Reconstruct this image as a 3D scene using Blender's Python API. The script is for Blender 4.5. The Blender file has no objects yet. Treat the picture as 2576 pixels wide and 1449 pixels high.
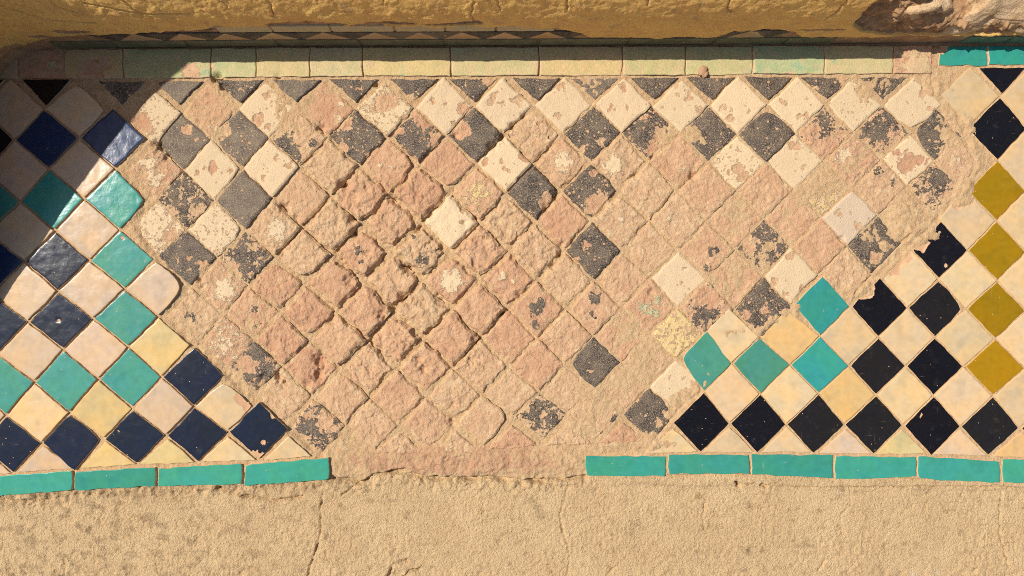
import bpy, math, random
import numpy as np
from mathutils import Vector

# ---------------------------------------------------------------- units
# The floor is laid out in millimetre-like units u (1 u = 0.5 mm): x to the right, y down the step, h up.
S = 0.0005
CX, CY, CAMH = 1288.0, 724.5, 1860.0
def W3(x, y, h):
    return ((x - CX) * S, (CY - y) * S, h * S)

# ---------------------------------------------------------------- camera, sky, sun, exposure
sc = bpy.context.scene
cam_d = bpy.data.cameras.new("camera")
cam = bpy.data.objects.new("camera", cam_d)
sc.collection.objects.link(cam)
cam.location = (0, 0, CAMH * S)
cam.rotation_euler = (0, 0, 0)
cam_d.sensor_width = 36.0
cam_d.lens = 36.0 * CAMH / 2576.0
cam_d.clip_start = 0.01
cam_d.clip_end = 500.0
sc.camera = cam

TO_SUN = Vector((-0.72, 0.25, 1.0)).normalized()
world = bpy.data.worlds.new("World")
sc.world = world
world.use_nodes = True
wn = world.node_tree
wn.nodes.clear()
sky = wn.nodes.new("ShaderNodeTexSky")
sky.sky_type = 'NISHITA'
sky.sun_disc = False
sky.sun_elevation = math.asin(TO_SUN.z)
sky.sun_rotation = math.atan2(TO_SUN.x, TO_SUN.y)
sky.dust_density = 2.0
bg = wn.nodes.new("ShaderNodeBackground")
bg.inputs['Strength'].default_value = 0.088
wo = wn.nodes.new("ShaderNodeOutputWorld")
wn.links.new(sky.outputs[0], bg.inputs[0])
wn.links.new(bg.outputs[0], wo.inputs[0])

sun_d = bpy.data.lights.new("sun", 'SUN')
sun_d.energy = 5.0
sun_d.angle = math.radians(0.53)
sun_d.color = (1.0, 0.935, 0.835)
sun = bpy.data.objects.new("sun", sun_d)
sun.rotation_euler = TO_SUN.to_track_quat('Z', 'Y').to_euler()
sc.collection.objects.link(sun)

sc.view_settings.view_transform = 'Standard'
sc.view_settings.look = 'None'
sc.view_settings.exposure = 0.0
sc.view_settings.gamma = 1.0
sc.view_settings.use_curve_mapping = False
sc.cycles.max_bounces = 8
sc.cycles.use_denoising = False
sc.cycles.filter_width = 0.95

random.seed(7)
rng = np.random.default_rng(11)

# ---------------------------------------------------------------- noise
def _hash(ix, iy, seed):
    h = (ix.astype(np.int64) * 374761393 + iy.astype(np.int64) * 668265263 + seed * 974634777) & 0xFFFFFFFF
    h = ((h ^ (h >> 13)) * 1274126177) & 0xFFFFFFFF
    return (h ^ (h >> 16)) & 0xFFFFFFFF
def gnoise(x, y, seed=0):
    x = np.asarray(x, float); y = np.asarray(y, float)
    x0 = np.floor(x); y0 = np.floor(y)
    fx = x - x0; fy = y - y0
    u = fx * fx * fx * (fx * (fx * 6 - 15) + 10); v = fy * fy * fy * (fy * (fy * 6 - 15) + 10)
    def g(dx, dy):
        a = _hash(x0 + dx, y0 + dy, seed) * (2 * math.pi / 4294967296.0)
        return np.cos(a) * (fx - dx) + np.sin(a) * (fy - dy)
    n0 = g(0, 0) * (1 - u) + g(1, 0) * u
    n1 = g(0, 1) * (1 - u) + g(1, 1) * u
    return (n0 * (1 - v) + n1 * v) * 1.4
def fbm(x, y, size, octv=4, seed=0, gain=0.5):
    a, t, f = 1.0, 0.0, 1.0 / size
    for k in range(octv):
        t = t + a * gnoise(x * f + 17.3 * k, y * f - 9.1 * k, seed + k)
        a *= gain; f *= 2.03
    return t
def ridged(x, y, size, octv=4, seed=0):
    a, t, f = 1.0, 0.0, 1.0 / size
    for k in range(octv):
        t = t + a * (1 - 2.2 * np.abs(gnoise(x * f, y * f, seed + k)))
        a *= 0.5; f *= 2.1
    return t
def sstep(a, b, x):
    t = np.clip((x - a) / (b - a), 0, 1)
    return t * t * (3 - 2 * t)
def seg_dist(x, y, pts):
    d = np.full(np.shape(x), 1e9)
    for (ax, ay), (bx, by) in zip(pts[:-1], pts[1:]):
        ex, ey = bx - ax, by - ay
        t = np.clip(((x - ax) * ex + (y - ay) * ey) / (ex * ex + ey * ey + 1e-9), 0, 1)
        d = np.minimum(d, np.hypot(x - ax - t * ex, y - ay - t * ey))
    return d
def lerp_pts(x, pts):
    return np.interp(x, [p[0] for p in pts], [p[1] for p in pts])

# ---------------------------------------------------------------- material helpers
class NT:
    def __init__(s, name):
        s.m = bpy.data.materials.new(name); s.m.use_nodes = True
        s.t = s.m.node_tree; s.t.nodes.clear()
        s.out = s.t.nodes.new("ShaderNodeOutputMaterial")
        s.b = s.t.nodes.new("ShaderNodeBsdfPrincipled")
        s.t.links.new(s.b.outputs[0], s.out.inputs[0])
        s.pos = s.t.nodes.new("ShaderNodeNewGeometry").outputs['Position']
    def put(s, sock, v):
        if isinstance(v, bpy.types.NodeSocket): s.t.links.new(v, sock)
        elif isinstance(v, (tuple, list)): sock.default_value = (*v, 1.0) if len(v) == 3 and len(sock.default_value) == 4 else v
        else: sock.default_value = v
    def math(s, op, a, b=0.0, c=None, clamp=False):
        n = s.t.nodes.new("ShaderNodeMath"); n.operation = op; n.use_clamp = clamp
        s.put(n.inputs[0], a); s.put(n.inputs[1], b)
        if c is not None: s.put(n.inputs[2], c)
        return n.outputs[0]
    def noise(s, scale, detail=4, rough=0.55, vec=None, dist=0.0, stretch=None):
        n = s.t.nodes.new("ShaderNodeTexNoise")
        v = vec or s.pos
        if stretch:
            mp = s.t.nodes.new("ShaderNodeMapping"); mp.inputs['Scale'].default_value = stretch[:3]
            if len(stretch) > 3: mp.inputs['Rotation'].default_value = (0, 0, stretch[3])
            s.t.links.new(v, mp.inputs[0]); v = mp.outputs[0]
        s.t.links.new(v, n.inputs['Vector'])
        n.inputs['Scale'].default_value = scale; n.inputs['Detail'].default_value = detail
        n.inputs['Roughness'].default_value = rough; n.inputs['Distortion'].default_value = dist
        return n.outputs['Fac']
    def voro(s, scale, feature='F1', rnd=1.0):
        n = s.t.nodes.new("ShaderNodeTexVoronoi"); n.feature = feature
        s.t.links.new(s.pos, n.inputs['Vector']); n.inputs['Scale'].default_value = scale
        n.inputs['Randomness'].default_value = rnd
        return n.outputs['Distance'], n.outputs['Color'] if feature != 'DISTANCE_TO_EDGE' else None
    def ramp(s, v, lo, hi, a=0.0, b=1.0):
        n = s.t.nodes.new("ShaderNodeMapRange"); n.interpolation_type = 'SMOOTHSTEP'
        s.put(n.inputs['Value'], v)
        for k, q in (('From Min', lo), ('From Max', hi), ('To Min', a), ('To Max', b)): s.put(n.inputs[k], q)
        return n.outputs[0]
    def mix(s, f, a, b, mode='MIX'):
        n = s.t.nodes.new("ShaderNodeMix"); n.data_type = 'RGBA'; n.blend_type = mode
        s.put(n.inputs['Factor'], f); s.put(n.inputs['A'], a); s.put(n.inputs['B'], b)
        return n.outputs['Result']
    def attr(s, name):
        n = s.t.nodes.new("ShaderNodeAttribute"); n.attribute_name = name
        return n.outputs['Fac']
    def info(s):
        return s.t.nodes.new("ShaderNodeObjectInfo").outputs
    def bump(s, h, dist, strength=1.0, normal=None):
        n = s.t.nodes.new("ShaderNodeBump")
        s.put(n.inputs['Height'], h); n.inputs['Distance'].default_value = dist
        s.put(n.inputs['Strength'], strength)
        if normal: s.t.links.new(normal, n.inputs['Normal'])
        return n.outputs[0]
    def done(s, col, rough, normal=None, spec=0.5):
        s.put(s.b.inputs['Base Color'], col); s.put(s.b.inputs['Roughness'], rough)
        s.put(s.b.inputs['Specular IOR Level'], spec)
        if normal: s.t.links.new(normal, s.b.inputs['Normal'])
        return s.m

CLAY_A, CLAY_B, CLAY_C = (0.520, 0.295, 0.168), (0.590, 0.365, 0.210), (0.43, 0.210, 0.118)
SAND_A, SAND_B = (0.65, 0.450, 0.250), (0.56, 0.360, 0.190)

def clay_colour(k):
    big = k.noise(45, 3); med = k.noise(210, 5, 0.65); fine = k.noise(1500, 3, 0.6)
    c = k.mix(k.ramp(big, 0.35, 0.68), CLAY_A, CLAY_B)
    c = k.mix(k.ramp(med, 0.50, 0.72, 0, 0.7), c, (0.64, 0.43, 0.245))
    c = k.mix(k.ramp(med, 0.44, 0.25, 0, 0.7), c, CLAY_C)
    c = k.mix(k.ramp(fine, 0.66, 0.75, 0, 0.5), c, (0.72, 0.54, 0.35))
    c = k.mix(k.ramp(fine, 0.36, 0.27, 0, 0.5), c, (0.30, 0.15, 0.09))
    return c
def clay_height(k):
    a = k.noise(160, 6, 0.62); b = k.noise(700, 4, 0.6); v, _ = k.voro(420)
    pit = k.ramp(v, 0.05, 0.22)
    return k.math('ADD', k.math('ADD', a, k.math('MULTIPLY', b, 0.42)), k.math('MULTIPLY', pit, 0.10))

# worn tile: baked clay body with what is left of its glaze; object colour = glaze, alpha = fine speckle
k = NT("worn_tile")
inf = k.info()
g = k.attr("glaze")
n1 = k.noise(150, 6, 0.66, dist=0.6)
hole, holec = k.voro(190)
hole2, _ = k.voro(95)
m = k.math('ADD', g, k.math('MULTIPLY', k.math('SUBTRACT', n1, 0.5), 2.6))
m = k.math('SUBTRACT', m, k.ramp(hole, 0.30, 0.14, 0, 0.55))
m = k.math('SUBTRACT', m, k.ramp(hole2, 0.22, 0.10, 0, 0.9))
mask = k.ramp(m, -0.05, 0.07)
speck = k.noise(900, 3, 0.7)
spm = k.math('MULTIPLY', k.ramp(speck, 0.46, 0.66), inf['Alpha'])
clay = clay_colour(k)
glz = k.mix(k.ramp(k.noise(60, 3), 0.3, 0.7, 0, 0.35), inf['Color'], k.mix(0.5, inf['Color'], (0.55, 0.42, 0.27)))
glz = k.mix(spm, glz, (0.42, 0.30, 0.19))
glz = k.mix(k.ramp(k.noise(1300, 3), 0.60, 0.72, 0, 0.35), glz, (0.62, 0.47, 0.30))
edge = k.math('MULTIPLY', k.ramp(m, -0.30, -0.05), k.ramp(m, 0.05, -0.02))
clay = k.mix(k.ramp(inf['Random'], 0.3, 1.0, 0, 0.65), clay, k.mix(k.ramp(k.noise(240, 4), 0.35, 0.65), (0.60, 0.42, 0.25), (0.50, 0.32, 0.17)))
clay = k.mix(k.ramp(inf['Random'], 0.35, 0.0, 0, 0.5), clay, k.mix(k.ramp(k.noise(150, 5), 0.35, 0.65), (0.44, 0.215, 0.125), (0.55, 0.315, 0.185)))
clay = k.mix(k.ramp(k.noise(420, 4, 0.7), 0.66, 0.72, 0, 0.6), clay, (0.25, 0.13, 0.08))
sandy = k.ramp(k.math('ADD', k.attr("edge"), k.math('MULTIPLY', k.math('SUBTRACT', k.noise(75, 5, 0.65), 0.5), 1.5)), 0.86, 1.06, 0, 0.8)
clay = k.mix(sandy, clay, k.mix(k.ramp(k.noise(700, 4, 0.65), 0.4, 0.62), (0.46, 0.30, 0.15), (0.66, 0.47, 0.26)))
film = k.ramp(k.math('ADD', k.noise(95, 6, 0.72), k.math('MULTIPLY', inf['Random'], 0.10)), 0.64, 0.68, 0, 0.55)
clay = k.mix(film, clay, (0.66, 0.49, 0.29))
body = k.mix(k.math('MULTIPLY', edge, 0.35), clay, (0.70, 0.52, 0.32))
col = k.mix(mask, body, glz)
hc = clay_height(k)
flat = k.math('ADD', 0.66, k.math('MULTIPLY', k.noise(600, 5, 0.65), 0.34))
hh = k.math('ADD', k.math('MULTIPLY', hc, k.math('SUBTRACT', 1.0, mask)), k.math('MULTIPLY', flat, mask))
hh = k.math('ADD', hh, k.math('MULTIPLY', mask, 0.30))
M_WORN = k.done(col, k.mix(mask, (0.95,) * 3, (0.62,) * 3), k.bump(hh, 0.0028), 0.3)

# glazed tile: object colour = glaze; alpha = amount of waviness and dust
k = NT("glazed_tile")
inf = k.info()
g = k.attr("glaze")
n1 = k.noise(200, 5, 0.65)
m = k.math('ADD', g, k.math('MULTIPLY', k.math('SUBTRACT', n1, 0.5), 1.3))
pin, pinc = k.voro(230)
sep = k.t.nodes.new("ShaderNodeSeparateColor"); k.t.links.new(pinc, sep.inputs[0])
pinm = k.math('MULTIPLY', k.ramp(pin, 0.20, 0.10), k.ramp(sep.outputs[0], 0.93, 0.95))
m = k.math('SUBTRACT', m, k.math('MULTIPLY', pinm, 1.6))
mask = k.ramp(m, -0.04, 0.05)
var = k.noise(28, 3, 0.6); var2 = k.noise(120, 4, 0.6)
warm = k.mix(1.0, inf['Color'], (1.15, 1.02, 0.80), 'MULTIPLY')
base = k.mix(k.ramp(var, 0.35, 0.7, 0, 0.9), inf['Color'], warm)
base = k.mix(k.ramp(k.noise(40, 2), 0.50, 0.72, 0, 0.5), base, k.mix(1.0, base, (0.75, 0.80, 0.85), 'MULTIPLY'))
base = k.mix(k.ramp(var2, 0.3, 0.75, 0, 0.45), base, k.mix(0.72, (0, 0, 0), base))
scr1 = k.noise(900, 1, 0.5, stretch=(1, 0.05, 1, 0.7), dist=0.5); scr2 = k.noise(1000, 1, 0.5, stretch=(0.05, 1, 1, 1.0), dist=0.6); scr3 = k.noise(1000, 1, 0.5, stretch=(0.06, 1, 1, -0.6), dist=0.5)
scr = k.math('MAXIMUM', k.math('MAXIMUM', k.ramp(scr1, 0.755, 0.80), k.ramp(scr2, 0.755, 0.80)), k.ramp(scr3, 0.755, 0.80))
scr = k.math('MULTIPLY', scr, k.ramp(k.noise(70, 2), 0.42, 0.6))
dust = k.noise(1900, 2, 0.6)
dmask = k.math('ADD', k.math('MULTIPLY', scr, 0.16), k.ramp(dust, 0.64, 0.76, 0, 0.16))
dmask = k.math('ADD', dmask, k.ramp(k.noise(65, 5, 0.7), 0.55, 0.85, 0.0, 0.06), clamp=True)
base = k.mix(dmask, base, (0.62, 0.50, 0.36))
rimm = k.ramp(k.attr('edge'), 0.955, 0.985)
col = k.mix(mask, k.mix(rimm, clay_colour(k), (0.56, 0.38, 0.20)), base)
ro = k.math('ADD', 0.13, k.math('MULTIPLY', k.noise(90, 4), 0.18))
ro = k.mix(mask, (0.95,) * 3, ro)
wav = k.noise(75, 3, 0.5); fw = k.noise(420, 4, 0.6)
hh = k.math('ADD', k.math('MULTIPLY', wav, 0.34), k.math('MULTIPLY', fw, 0.03))
hh = k.math('ADD', hh, k.math('MULTIPLY', mask, 0.35))
hh = k.math('ADD', hh, k.math('MULTIPLY', k.math('SUBTRACT', 1.0, mask), k.math('MULTIPLY', clay_height(k), 0.4)))
M_GLAZE = k.done(col, ro, k.bump(hh, 0.0011, inf['Alpha']), 0.16)

# border strip, faded green glaze
k = NT("faded_strip")
inf = k.info(); g = k.attr("glaze")
n1 = k.noise(110, 6, 0.65, dist=0.4)
m = k.math('ADD', g, k.math('MULTIPLY', k.math('SUBTRACT', n1, 0.5), 2.0))
mask = k.ramp(m, -0.08, 0.08)
te = k.ramp(k.math('ADD', k.noise(38, 5, 0.7), k.math('MULTIPLY', k.noise(400, 4, 0.7), 0.25)), 0.70, 0.86)
pale = k.mix(k.ramp(k.noise(300, 5, 0.7), 0.35, 0.65), (0.52, 0.395, 0.20), (0.61, 0.475, 0.26))
pale = k.mix(k.ramp(k.noise(55, 4), 0.40, 0.65, 0, 0.6), pale, (0.45, 0.385, 0.19))
pale = k.mix(k.math('MULTIPLY', te, 0.75), pale, (0.18, 0.38, 0.27))
pale = k.mix(1.0, pale, inf['Color'], 'MULTIPLY')
pale = k.mix(k.ramp(k.noise(70, 5, 0.7), 0.53, 0.66, 0, 0.7), pale, (0.58, 0.39, 0.23))
pale = k.mix(k.ramp(k.math('ADD', k.attr("edge"), k.math('MULTIPLY', k.math('SUBTRACT', k.noise(80, 5, 0.65), 0.5), 1.3)), 0.92, 1.1, 0, 0.75), pale, (0.62, 0.43, 0.24))
col = k.mix(mask, clay_colour(k), pale)
hh = k.math('ADD', k.math('MULTIPLY', k.noise(420, 5, 0.65), 0.6), k.math('MULTIPLY', mask, 0.35))
M_STRIP = k.done(col, 0.62, k.bump(hh, 0.0016), 0.35)

# mortar bed
k = NT("sandy_mortar")
cl = k.attr("clay")
n1 = k.noise(120, 6, 0.66); n2 = k.noise(1100, 4, 0.65)
c = k.mix(k.ramp(n1, 0.35, 0.66), SAND_B, SAND_A)
c = k.mix(k.ramp(n2, 0.60, 0.72, 0, 0.6), c, (0.72, 0.55, 0.33))
c = k.mix(k.ramp(n2, 0.40, 0.28, 0, 0.6), c, (0.30, 0.18, 0.085))
cm = k.ramp(k.math('ADD', cl, k.math('MULTIPLY', k.math('SUBTRACT', n1, 0.5), 1.4)), 0.4, 0.6)
c = k.mix(cm, c, clay_colour(k))
hh = k.math('ADD', k.noise(240, 6, 0.68), k.math('MULTIPLY', k.noise(950, 4, 0.65), 0.5))
M_MORTAR = k.done(c, 0.95, k.bump(hh, 0.0030), 0.2)

# sandy plaster of the ground below the tiles
k = NT("sandy_plaster")
wh = k.attr("white")
big = k.noise(14, 4, 0.6); n1 = k.noise(95, 5, 0.66); n2 = k.noise(520, 5, 0.68); n3 = k.noise(1500, 3, 0.6)
pv, pc = k.voro(60)
c = k.mix(k.ramp(big, 0.35, 0.66), (0.65, 0.445, 0.237), (0.71, 0.50, 0.272))
c = k.mix(k.ramp(n1, 0.47, 0.28, 0, 0.65), c, (0.40, 0.255, 0.115))
c = k.mix(k.ramp(n1, 0.30, 0.20, 0, 0.8), c, (0.20, 0.125, 0.06))
c = k.mix(k.ramp(n2, 0.42, 0.30, 0, 0.85), c, (0.30, 0.18, 0.08))
c = k.mix(k.ramp(n2, 0.56, 0.70, 0, 0.6), c, (0.70, 0.50, 0.26))
c = k.mix(k.ramp(n3, 0.64, 0.74, 0, 0.4), c, (0.74, 0.58, 0.36))
sp = k.t.nodes.new("ShaderNodeSeparateColor"); k.t.links.new(pc, sp.inputs[0])
pitm = k.math('MULTIPLY', k.ramp(k.math('ADD', pv, k.math('MULTIPLY', k.math('SUBTRACT', n1, 0.5), 1.3)), 0.24, 0.10), k.ramp(sp.outputs[0], 0.78, 0.84))
c = k.mix(k.math('MULTIPLY', pitm, 0.35), c, (0.16, 0.10, 0.055))
stain = k.math('MULTIPLY', k.ramp(k.noise(42, 6, 0.72), 0.55, 0.68), k.ramp(k.noise(7, 2), 0.42, 0.58))
c = k.mix(k.math('MULTIPLY', stain, 0.45), c, (0.15, 0.10, 0.06))
c = k.mix(k.math('MULTIPLY', k.attr('stain'), k.ramp(n2, 0.30, 0.62, 0.9, 0.25)), c, (0.20, 0.13, 0.07))
rust = k.ramp(k.noise(60, 3), 0.72, 0.78, 0, 0.45)
c = k.mix(rust, c, (0.50, 0.26, 0.06))
c = k.mix(k.ramp(k.math('ADD', wh, k.math('MULTIPLY', k.math('SUBTRACT', n1, 0.5), 2.0)), 0.5, 0.7), c, (0.66, 0.58, 0.46))
hh = k.math('ADD', k.math('MULTIPLY', k.noise(330, 6, 0.68), 1.0), k.math('MULTIPLY', k.noise(900, 3, 0.6), 0.6))
M_PLASTER = k.done(c, 0.95, k.bump(hh, 0.0034), 0.2)

# yellow limewashed plaster of the wall, brown earth where it has come off
k = NT("yellow_limewash")
br = k.attr("brown")
n1 = k.noise(70, 6, 0.66); n2 = k.noise(420, 5, 0.68)
c = k.mix(k.ramp(n1, 0.36, 0.64), (0.80, 0.460, 0.145), (0.90, 0.560, 0.165))
c = k.mix(k.ramp(n2, 0.46, 0.30, 0, 0.6), c, (0.42, 0.245, 0.12))
c = k.mix(k.ramp(k.noise(45, 5, 0.7), 0.58, 0.70, 0, 0.7), c, (0.44, 0.29, 0.17))
c = k.mix(k.ramp(k.noise(60, 5, 0.7, stretch=(1, 1, 0.6)), 0.68, 0.74, 0, 0.6), c, (0.68, 0.56, 0.40))
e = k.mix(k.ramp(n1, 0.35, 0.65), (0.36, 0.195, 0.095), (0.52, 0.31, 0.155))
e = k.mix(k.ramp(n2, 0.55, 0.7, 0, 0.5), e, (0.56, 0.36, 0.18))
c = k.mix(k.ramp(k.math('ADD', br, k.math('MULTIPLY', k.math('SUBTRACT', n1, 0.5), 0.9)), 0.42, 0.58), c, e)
hh = k.math('ADD', k.noise(420, 6, 0.7), k.math('MULTIPLY', k.noise(1100, 4, 0.6), 0.45))
M_YELLOW = k.done(c, 0.9, k.bump(hh, 0.0012), 0.2)

# rubble stone
k = NT("rubble_stone")
n1 = k.noise(55, 6, 0.66); n2 = k.noise(420, 5, 0.66)
c = k.mix(k.ramp(n1, 0.34, 0.66), (0.58, 0.38, 0.20), (0.70, 0.50, 0.30))
c = k.mix(k.ramp(n2, 0.44, 0.28, 0, 0.6), c, (0.28, 0.16, 0.08))
c = k.mix(k.ramp(n2, 0.60, 0.74, 0, 0.5), c, (0.72, 0.56, 0.38))
hh = k.math('ADD', k.noise(120, 7, 0.7, stretch=(1, 1, 1.3)), k.math('MULTIPLY', k.noise(600, 4), 0.3))
M_STONE = k.done(c, 0.95, k.bump(hh, 0.004), 0.2)

# ---------------------------------------------------------------- mesh helpers
def link(name, me, mat, parent=None):
    o = bpy.data.objects.new(name, me)
    sc.collection.objects.link(o)
    me.materials.append(mat)
    if parent: o.parent = parent
    return o
def grid_mesh(name, V, nu, nv, attrs=None, flip=False):
    """V: (nu*nv,3) world coordinates, rows of nu."""
    me = bpy.data.meshes.new(name)
    idx = np.arange(nu * nv).reshape(nv, nu)
    a, b, c, d = idx[:-1, :-1].ravel(), idx[:-1, 1:].ravel(), idx[1:, 1:].ravel(), idx[1:, :-1].ravel()
    F = np.stack([d, c, b, a] if not flip else [a, b, c, d], 1)
    fill(me, V, F, attrs)
    return me
def fill(me, V, F, attrs=None):
    V = np.asarray(V, np.float32); F = np.asarray(F, np.int32)
    me.vertices.add(len(V)); me.vertices.foreach_set("co", V.ravel())
    me.loops.add(F.size); me.loops.foreach_set("vertex_index", F.ravel())
    me.polygons.add(len(F)); me.polygons.foreach_set("loop_start", np.arange(0, F.size, F.shape[1], dtype=np.int32))
    me.update(calc_edges=True)
    me.polygons.foreach_set("use_smooth", np.ones(len(F), bool))
    for n, v in (attrs or {}).items():
        at = me.attributes.new(n, 'FLOAT', 'POINT'); at.data.foreach_set("value", np.asarray(v, np.float32).ravel())
    me.validate()
def axis(parts):
    """parts: (start, stop, step) runs joined into one axis."""
    out = []
    for a, b, s in parts: out.append(np.arange(a, b, s))
    out.append(np.array([parts[-1][1]]))
    return np.concatenate(out)

# ---------------------------------------------------------------- how worn the floor is at a place
def erosion(x, y):
    e = np.exp(-(((x - 1010) / 330) ** 2 + ((y - 690) / 330) ** 2) ** 1.5)
    e2 = 0.55 * np.exp(-(((x - 1330) / 260) ** 2 + ((y - 520) / 300) ** 2))
    e3 = 0.45 * np.exp(-(((x - 1050) / 320) ** 2 + ((y - 1010) / 130) ** 2))
    return np.clip(np.maximum(np.maximum(e, e2), e3), 0, 1)
PITS = [(806, 322, 9, 14), (845, 342, 8, 10), (862, 462, 9, 14), (712, 522, 10, 15), (745, 548, 7, 9), (885, 552, 8, 15), (890, 585, 6, 12),
        (985, 502, 9, 16), (868, 470, 7, 9), (1052, 574, 7, 13), (882, 706, 11, 13), (835, 806, 10, 11), (1022, 676, 9, 16), (1262, 345, 9, 16),
        (1290, 318, 7, 12), (1318, 292, 6, 10), (1238, 366, 8, 13), (1146, 338, 7, 9), (1408, 640, 8, 12), (1392, 668, 7, 11), (1395, 488, 9, 12),
        (1372, 520, 9, 9), (804, 908, 12, 20), (800, 945, 11, 18), (772, 968, 9, 9), (700, 952, 9, 16), (715, 962, 6, 10), (930, 862, 8, 10),
        (1262, 790, 8, 14), (1196, 855, 9, 14), (1186, 905, 10, 14), (1350, 1020, 5, 8), (1052, 905, 10, 12), (1065, 930, 8, 13), (1745, 440, 8, 12),
        (2118, 602, 6, 8), (925, 640, 8, 8), (1012, 745, 9, 13), (988, 772, 8, 12), (1415, 612, 6, 10), (1105, 760, 8, 9), (1068, 640, 5, 5),
        (1140, 1020, 6, 8), (1135, 1065, 8, 9), (960, 790, 9, 12), (550, 192, 7, 16), (536, 196, 6, 14), (560, 218, 7, 13), (700, 196, 6, 8),
        (402, 372, 9, 12), (418, 396, 8, 12), (395, 360, 7, 12), (1640, 735, 6, 8), (1730, 905, 7, 7), (945, 212, 5, 10), (500, 705, 5, 9), (507, 722, 4, 8),
        (660, 950, 8, 10), (1305, 740, 6, 9), (1170, 560, 5, 6), (1195, 548, 5, 9), (1545, 500, 8, 8), (1600, 440, 7, 8)]
def pits(x, y):
    z = np.zeros(np.shape(x))
    for px, py, r, d in PITS:
        r, d = r * 1.25, d * 1.3
        m = (np.abs(x - px) < 4 * r) & (np.abs(y - py) < 4 * r)
        if m.any():
            xx, yy = x[m], y[m]
            q = np.hypot(xx - px, yy - py) / (r * (1 + 0.5 * gnoise(xx / 9.0, yy / 9.0, 3)))
            z[m] -= d * np.exp(-q ** 2.5)
    return z
# patch outline between the relaid panels and the old field
LEFT_EDGE = [(200, 195), (262, 262), (372, 350), (312, 432), (372, 505), (340, 560), (395, 650), (468, 722), (412, 792), (485, 868), (572, 940), (640, 1030), (735, 1085), (806, 1150)]
RIGHT_EDGE = [(2350, 175), (2390, 250), (2440, 330), (2450, 420), (2400, 500), (2290, 600), (2210, 690), (2140, 745)]
RIGHT_EDGE2 = [(2000, 770), (1880, 850), (1780, 815), (1720, 880), (1770, 950), (1700, 1040), (1640, 1110), (1610, 1150)]

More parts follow.
